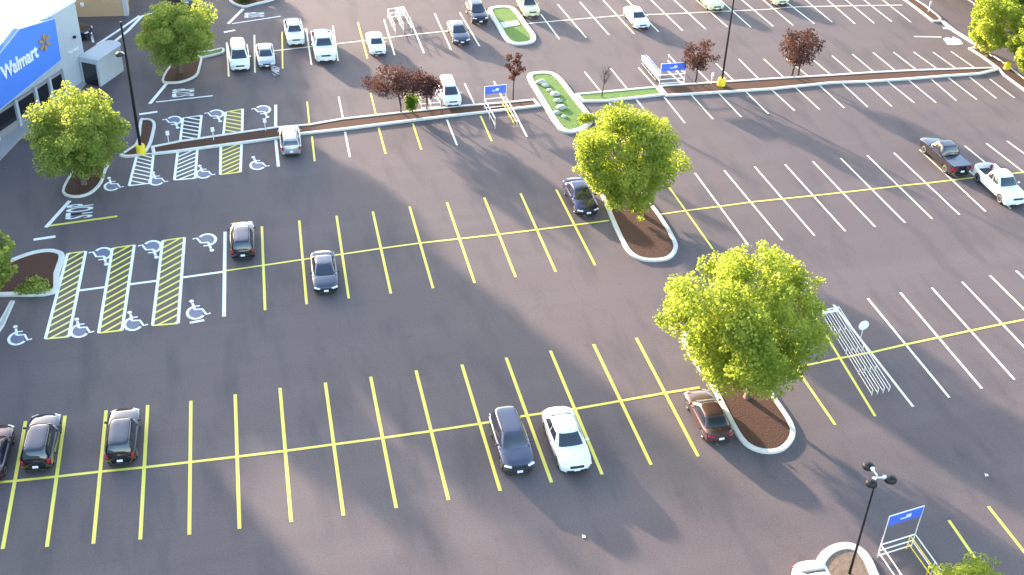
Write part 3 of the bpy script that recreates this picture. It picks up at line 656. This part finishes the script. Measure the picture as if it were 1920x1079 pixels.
car('van', 'white', (850,198), -93, 'white boxy van parked on the median beside the purple plum trees', .82)
car('suv', 'black', (172,66), -20, 'dark vehicle half hidden behind the corner of the store', 1.0)
car('suv', 'char', (362,10), -60, 'dark car at the top edge behind the far round tree', .85)
c = at(1508,1056,1.0); t = car('sedan', 'white', (1508,1100), -93, 'white car cut by the bottom edge beside the round soil planter', 1.0)
t.location = (c.x+.08, c.y-2.15, 0)

# ------------------------------------------------------------------ lamp posts
def lamp_post(base, h, label, heads, r=.11, pedestal=True, group='lamp posts', head_z=None):
    t = thing('lamp_post', (base.x, base.y, 0), label, 'lamp post', group)
    mb = MB(); mb.tube([(0, 0, .1), (0, 0, h*.5), (0, 0, h)], [r, r*.85, r*.6], 10); mb.build('pole', M['steel'], t)
    if pedestal: mb = MB(); mb.lathe([(.36, 0), (.36, .72), (.33, .78), (.05, .79)], n=18); mb.build('yellow_base', M['yel_metal'], t)
    for ang, l_, dz, s in heads:
        d = Vector((math.cos(R_(ang)), math.sin(R_(ang)), 0)); z = h+dz if head_z is None else head_z+dz
        mb = MB(); mb.tube([(0, 0, z), d*l_*.6+Vector((0, 0, z+.1))], .045, 6); 
        mb.box(tuple(d*l_*.55+Vector((0, 0, z+.1))), (.18, .18, .18), R_(ang), .03); arm = mb.build('bracket', M['galv'], t)
        hd = MB(); c = d*l_+Vector((0, 0, z+.05))
        hd.lathe([(.08*s, .22*s), (.30*s, .14*s), (.40*s, -.02*s), (.40*s, -.12*s), (.34*s, -.14*s)], tuple(c), n=14); hd.build('lamp_head', M['steel'], t)
    return t
lamp_post(at(265,288), 11.2, 'tall black lamp post with yellow base at the storefront end of the median', [(190, .45, 0, .8)], .13, head_z=8.6)
lamp_post(at(1352,162), 9.6, 'tall black lamp post with yellow base cut by the top edge', [(180, .6, 0, 1), (0, .6, 0, 1)], .1)
lamp_post(at(1592,1078), 7.1, 'nearest lamp post with dark round lamp heads, rising from the soil planter', [(100, .7, .1, .78), (215, .62, 0, .74), (-25, .66, -.05, .8)], .075, pedestal=False)
p = at(1887,131); t = thing('bollard', (p.x, p.y, 0), 'short yellow post base at the right end of the median', 'bollard'); mb = MB(); mb.lathe([(.3, 0), (.3, .65), (.22, .75), (.04, .76)], n=16); mb.build('post', M['yel_metal'], t)
mb = MB(); mb.lathe([(.34, .02), (.34, .1), (.31, .12)], n=16); mb.build('footing', M['kerb'], t)
for i, (x, y) in enumerate(((1829,93), (1846,96))):
    p = at(x, y); t = thing('bollard', (p.x, p.y, .1), ('low amber post at the tip of the right verge, on its parking side', 'low amber post at the tip of the right verge, on its road side')[i], 'bollard')
    mb = MB(); mb.lathe([(.16, 0), (.16, .4), (.1, .48), (.03, .49)], n=12); mb.build('post', M['orange'], t); mb = MB(); mb.lathe([(.2, 0), (.2, .06), (.18, .07)], n=12); mb.build('footing', M['kerb'], t)
for i, (x, y, lab) in enumerate(((317,272,'white handicapped sign post on the median nearest the lamp post'), (401,265,'white handicapped sign post in the middle of the three on the median'), (498,248,'white handicapped sign post on the median beside the white stall line'), (1740,24,'thin white sign post on the verge of the exit road'), (1333,160,'small white sign post on the median just left of the far lamp post'))):
    p = at(x, y); t = thing('sign_post', (p.x, p.y, .1), lab, 'sign', 'small white sign posts')
    mb = MB(); mb.box((0, 0, .55), (.07, .07, 1.1), 0, .01); mb.build('post', M['galv'], t); mb = MB(); mb.box((0, -.05, 1.0), (.28, .02, .4), 0, .004); mb.build('sign_plate', M['sign_white'], t)

# ------------------------------------------------------------------ cart corrals
def corral(P0, P1, dirv, ln_, label, kind, inner=0, yellow=False, sgn_h=2.5, zs=(.42, 1.0), disc=None):
    """P0,P1: feet of the closed end; dirv: the way the rails run"""
    c = (P0+P1)/2; t = thing('cart_corral', (c.x, c.y, 0), label, 'cart corral', 'cart corrals')
    a = P0-c; b = P1-c; a.z = b.z = 0; d = Vector((dirv[0], dirv[1], 0)).normalized()
    def side(o, name, m_):
        mb = MB(); e = o+d*ln_
        for z in zs: mb.tube([o+Vector((0, 0, z)), e+Vector((0, 0, z))], .033 if zs[1] > .6 else .022, 6)
        n = max(2, int(ln_/1.8))
        for i in range(n+1):
            q = o.lerp(e, i/n); mb.tube([q, q+Vector((0, 0, zs[1]))], .033, 6)
        mb.build(name, m_, t)
    side(a, 'side_rail', M['galv']); side(b, 'side_rail', M['galv'])
    u = (b-a)
    if yellow: side(a+u*.86, 'yellow_rail', M['yel_metal'])
    for k in range(inner): side(a+u*(k+1)/(inner+1), 'divider_rail', M['galv'])
    mb = MB()
    for z in (.15, zs[1]*.55, zs[1]): mb.tube([a+Vector((0, 0, z)), b+Vector((0, 0, z))], .04, 6)
    mb.build('end_rail', M['galv'], t)
    if kind == 'panel':
        mb = MB()
        mb.tube([a, a+Vector((0, 0, sgn_h+.64)), b+Vector((0, 0, sgn_h+.64)), b], .035, 6)
        mb.build('sign_frame', M['galv'], t); ang = math.atan2(u.y, u.x)
        mb = MB(); mb.box((0, 0, sgn_h+.25), (u.length-.06, .05, .72), ang, .02); pn = mb.build('sign_panel', M['sign_blue'], t)
        nn = Vector((u.y, -u.x, 0)).normalized(); mb = MB()
        mb.box(tuple(nn*.035+u*.08+Vector((0, 0, sgn_h+.3))), (u.length*.14, .02, .2), ang); mb.box(tuple(nn*.035+u*.0+Vector((0, 0, sgn_h+.2))), (u.length*.3, .02, .08), ang); mb.build('cart_pictogram', M['sign_white'], pn)
    elif disc:
        q = at(disc[0], disc[1])-c; dh = disc[2]; q.z = 0; mb = MB(); mb.tube([q, q+Vector((0, 0, dh-.1))], .03, 6); mb.build('sign_pole', M['galv'], t)
        mb = MB(); mb.lathe([(.03, -.03), (.36, -.025), (.36, .025), (.03, .03)], (q.x, q.y, dh), 'y', 20); mb.build('sign_disc', M['sign_white'], t, fix=True)
    return t
pl, pr = at(1652,1022,1.0), at(1716,1002,1.0)
corral(Vector((pl.x, pl.y, 0)), Vector((pr.x, pr.y, 0)), (.0, -1), 6, 'white and yellow railed cart corral with a blue sign, nearest the viewer', 'panel', 0, True)
e_ = at(1634,742)-at(1541,592); corral(at(1541,592), at(1571,586), (e_.x, e_.y), e_.length, 'long white railed cart corral with round sign right of the largest tree', 'disc', 2, zs=(.12, .45), disc=(1612,641,1.35))
corral(at(727,36), at(757,31), (.0, -1), 3.9, 'white railed cart corral with round sign in the far row', 'disc', 1, disc=(752,44,1.3))
corral(at(908,206), at(948,202), (.0, -1), 3.6, 'cart corral with blue sign below the median, by the thin reddish tree', 'panel', 0, True, 1.55)
corral(at(1236,160), at(1282,157), (0, 1), 4.0, 'cart corral with blue sign above the median left of the far lamp post', 'panel', 0, False, 1.45)
corral(at(790,206), at(826,203), (0, 1), 2.8, 'low cart corral half hidden under the plum trees beside the white van', 'none', 1)
def cart_mesh(t):
    mb = MB(); 
    for z, wx, y0, y1 in ((.95, .27, -.42, .42), (.75, .25, -.38, .40), (.55, .23, -.34, .38)):
        mb.tube([(-wx, y0, z), (wx, y0, z), (wx*.8, y1, z), (-wx*.8, y1, z), (-wx, y0, z)], .018, 5)
    for q in (-1, -.33, .33, 1):
        mb.tube([(q*.27, -.42, .95), (q*.23, -.34, .55), (q*.18, .38, .55), (q*.21, .42, .95)], .014, 5)
    for y in (-.2, 0, .2): mb.tube([(-.24, y, .95), (-.21, y, .55), (.21, y, .55), (.24, y, .95)], .014, 5)
    mb.build('basket', M['galv'], t)
    mb = MB(); mb.tube([(-.27, -.42, .95), (-.27, -.52, 1.02), (.27, -.52, 1.02), (.27, -.42, .95)], .025, 6); mb.build('handle', M['sign_blue'], t)
    mb = MB()
    for s_ in (-1, 1): mb.tube([(s_*.23, -.36, .55), (s_*.24, -.4, .2), (s_*.18, .38, .16)], .02, 5)
    mb.build('chassis', M['galv'], t)
    for sx in (-1, 1):
        for y in (-.38, .36): mb = MB(); mb.lathe([(.07, -.02), (.07, .02)], (sx*.2, y, .07), 'x', 10); mb.build('wheel', M['tyre'], t)
cart0 = thing('shopping_cart', (0, 0, 0), 'lone shopping cart left in front of the silver compact', 'shopping cart'); cart_mesh(cart0)
p = at(517,142); cart0.location = (p.x, p.y, 0); cart0.rotation_euler = (0, 0, .6); cart0.scale = (.8,)*3
a0, a1 = at(1209,125), at(1234,155)
for i in range(7):
    cc = copy_tree(cart0); p = a0.lerp(a1, i/7); cc.location = (p.x, p.y, 0); cc.rotation_euler = (0, 0, .05*(i % 3))
    cc.scale = (1, 1, 1); tag(cc, 'shopping cart in the nested row of carts above the median', 'shopping cart', 'carts nested in the far corral')
for x, y, lab in ((1094,1007,'tiny paper scrap on the open asphalt below the white sedan'), (1849,892,'tiny paper scrap on the asphalt at the lower right')):
    p = at(x, y); mb = MB(); mb.add([(p.x-.1, p.y-.08, .02), (p.x+.09, p.y-.1, .06), (p.x+.12, p.y+.1, .015), (p.x-.06, p.y+.12, .08)], [(0, 1, 2), (0, 2, 3)]); tag(mb.build('paper_scrap', M['paper']), lab, 'litter')

# ------------------------------------------------------------------ store
W1 = at(166,148); W2_ = at(0,262); W1.z = W2_.z = 0
V = (W1-W2_).normalized(); NO = Vector((V.y, -V.x, 0))          # along the front, and out of it
H = 7.2
store = thing('store_building', tuple(W1), 'big white-roofed store with blue sign panel facing the lot', 'store')
def wl(u, n, z=0): return (V*(-u)+NO*n+Vector((0, 0, z)))        # u: metres back along the front from the far corner
def quadprism(mb, us, n0, n1, z0, z1):
    mb.prism([tuple(wl(us[0], n0)[:2]), tuple(wl(us[0], n1)[:2]), tuple(wl(us[1], n1)[:2]), tuple(wl(us[1], n0)[:2])], z0, z1)
U2 = (W1-W2_).length+3.4
mb = MB(); quadprism(mb, (0, U2), -55, 0, 0, H); o = mb.build('front_block', M['store_grey'], store, fix=True)
rf = MB(); quadprism(rf, (.35, U2-.1), -54.6, -.35, H-.05, H+.06); rf.build('roof', M['store_roof'], store, fix=True)
cp = MB(); quadprism(cp, (-.1, U2), -.35, .08, H, H+.22); quadprism(cp, (-.1, .3), -55, -.351, H, H+.22); cp.build('parapet', M['store_roof'], store, fix=True)
# sign panel: a gabled board standing proud of the wall
def on_front(px, py, n):
    """a point of the storefront plane"""
    d = FW + RT*((px-960)/FOC) - UP*((py-539.5)/FOC); o_ = Vector((0, 0, CAMH)); p0 = W1+NO*n
    k = (p0-o_).dot(NO)/d.dot(NO); q = o_+d*k-W1
    return -q.dot(V), q.z
n1 = .55; cs = [on_front(*q, n1) for q in ((-60,255), (115,113), (103,35), (36,55), (0,100), (-60,178))]
pts0 = [wl(u, .02, z) for u, z in cs]; pts1 = [wl(u, n1, z) for u, z in cs]; k = len(cs); mb = MB()
mb.add(pts0+pts1, [tuple(range(k-1, -1, -1)), tuple(range(k, 2*k))]+[(i, (i+1) % k, k+(i+1) % k, k+i) for i in range(k)])
sp = mb.build('sign_panel', M['store_blue'], store, fix=True)
mb = MB()
for i in range(k): mb.tube([pts1[i], pts1[(i+1) % k]], .05, 6)
mb.build('sign_trim', M['store_grey'], sp)
me = text_mesh('Walmart', 1.0, .05, .0); xs = [v.co.x for v in me.vertices]; ys = [v.co.y for v in me.vertices]
(ua, za), (ub, zb_) = on_front(2,141, n1), on_front(69,95, n1)
Wt = max(xs)-min(xs)
for v in me.vertices:
    q = (v.co.x-min(xs))/Wt; u = lerp(ua, ub, q); z = lerp(za, zb_, q)+(v.co.y-.0)*1.6
    v.co = wl(u, n1+.06+v.co.z, z)
me.materials.append(M['sign_white']); o = bpy.data.objects.new('sign_lettering', me); COL.objects.link(o); o.parent = sp
uc, zc = on_front(82,80, n1); mb = MB()
for i in range(6):
    a = math.pi/2+i*math.pi/3; q = []
    for rr, ww in ((.18, .05), (.36, .12), (.62, .13), (.72, .08)):
        q.append((rr, ww))
    loop = [(r_, w_) for r_, w_ in q]+[(r_, -w_) for r_, w_ in reversed(q)]
    ps = []
    for r_, w_ in loop:
        x = math.cos(a)*r_-math.sin(a)*w_; z = math.sin(a)*r_+math.cos(a)*w_; ps.append((x, z))
    f0 = [wl(uc-x, n1+.02, zc+z) for x, z in ps]; f1 = [wl(uc-x, n1+.14, zc+z) for x, z in ps]; kk = len(ps)
    mb.add(f0+f1, [tuple(range(kk, 2*kk)), tuple(range(kk-1, -1, -1))]+[(j, (j+1) % kk, kk+(j+1) % kk, kk+j) for j in range(kk)])
mb.build('sign_emblem', M['spark'], sp, fix=True)
# lower taupe wall, windows, pilasters
mb = MB(); quadprism(mb, (3.2, U2), .004, .12, 0, 2.35); mb.build('base_course', M['store_stone'], store, fix=True)
for u0_, u1_ in ((3.6, 5.0), (5.5, 6.9), (7.4, 9.4), (9.9, 12.2)):
    mb = MB(); quadprism(mb, (u0_, u1_), .1, .16, .75 if u0_ != 5.5 else .1, 2.1); mb.build('window', M['dark_glass'], store, fix=True)
for u in (3.3, 5.25, 7.15, 9.65, 12.4):
    mb = MB(); quadprism(mb, (u-.14, u+.14), .1, .3, 0, 2.45); mb.build('pilaster', M['store_grey'], store, fix=True)
mb = MB(); q = wl(1.0, .12, 4.4); mb.lathe([(.03, -.16), (.13, -.12), (.16, 0), (.16, .05)], tuple(q), n=12); mb.build('camera_dome', M['steel'], store)
me = text_mesh('Pharmacy', .42, .02); 
for v in me.vertices: v.co = wl(1.35-v.co.x*.9, .05+v.co.z, 3.3+v.co.y+v.co.x*.0)
me.materials.append(M['sign_white']); o = bpy.data.objects.new('small_lettering', me); COL.objects.link(o); o.parent = store
# entrance canopy with rounded end beside the far corner
mb = MB(); prof = []
for z, n_ in ((0, 0), (3.0, 0), (3.25, .12), (3.35, .35)):
    pass
def cap(n_out, z0, z1, rr):
    pts = [wl(.9, .05), wl(-2.6, .05)]+[wl(-2.6+0*a, .05) for a in ()]
    arc = [wl(-2.3-rr*math.sin(R_(a))*.6+.0, n_out*.5+math.cos(R_(a))*n_out*-.5+.05) for a in range(10, 171, 20)]
    return [tuple(q[:2]) for q in [wl(.9, .05), wl(-2.3, .05)]+arc+[wl(-2.3, n_out), wl(.9, n_out)]]
mb.prism(cap(1.9, 0, 3, 1.4), 0, 2.35); ve = mb.build('vestibule', M['store_grey'], store, fix=True)
mb = MB(); mb.prism(cap(2.0, 0, 3, 1.45), 2.36, 2.5); mb.build('vestibule_roof', M['store_grey'], ve, fix=True)
mb = MB(); mb.prism([tuple(wl(.93, n_)[:2]) for n_ in (.3, 1.7)]+[tuple(wl(.89, n_)[:2]) for n_ in (1.7, .3)], 0, 2.05); mb.build('door', M['dark_glass'], ve, fix=True)
# the store's long lower wing runs on unseen to the left, heights shaped for its shade
A_ = W2_-V*3.4
wing = thing('store_wing', (0, 0, 0), 'unseen lower wing of the store left of the lot, shaped for its shade', 'store')
def wing_block(y0, y1, h, name, x1=-18.2):
    mb = MB(); mb.box(((x1-60)/2, (y0+y1)/2, h/2), (x1+60, y1-y0-.02, h)); return mb.build(name, M['store_grey'], wing)
for y0, y1, h in ((78, 91.5, 6.6), (62, 78, 5.6), (46, 62, 5.6), (20, 46, 5.6)): wing_block(y0, y1, h, 'wall_block')
mb = MB(); mb.box((-32, 93, 5.8), (22, 18, 11.6)); mb.build('added_shade_block', M['store_grey'], store).location = -W1  # added unseen block, sized to shade the lower left of the lot
sw = MB(); q = [at(*p) for p in ((-80,352), (-20,325), (0,302), (38,262), (75,236), (112,205), (150,172), (186,128), (178,96), (165,120), (150,148), (0,262), (-80,300))]
sw.prism([tuple(p[:2]) for p in q], -.02, .13); flat('pavement', sw, M['walk'])
# tan shop building behind
a, b = at(118,33), at(240,30); d = (b-a).normalized(); nn = Vector((-d.y, d.x, 0))
t = thing('tan_building', tuple(b), 'tan stucco building behind the store at the top edge', 'building')
def tl(u, n): q = d*(-u)+nn*n; return (q.x, q.y)
mb = MB(); mb.prism([tl(0, 0), tl(0, 1.4), tl(14.4, 1.4), tl(14.4, 0)], 0, 13.2); mb.build('wall', M['tan'], t, fix=True)  # tall thin front: height above frame and depth shaped for its shadow
mb = MB(); mb.prism([tl(.3, 1.41), tl(.3, 24), tl(40, 24), tl(40, 1.41)], 0, 6); mb.build('rear_block', M['tan'], t, fix=True)
mb = MB(); mb.prism([tl(-.15, -.15), tl(-.15, 1.55), tl(14.55, 1.55), tl(14.55, -.15)], 13.2, 13.6); mb.build('cornice', M['store_roof'], t, fix=True)
mb = MB(); mb.prism([tl(-.06, -.06), tl(-.06, .5), tl(.35, .5), tl(.35, -.06)], 0, 13.19); mb.build('corner_trim', M['store_grey'], t, fix=True)
mb = MB(); q = tl(4.1, -.1); mb.lathe([(.05, 0), (.16, .05), (.2, .3), (.05, .36)], (q[0], q[1], 1.1), n=10); mb.build('wall_lamp', M['sign_white'], t)
bpy.context.view_layer.update()
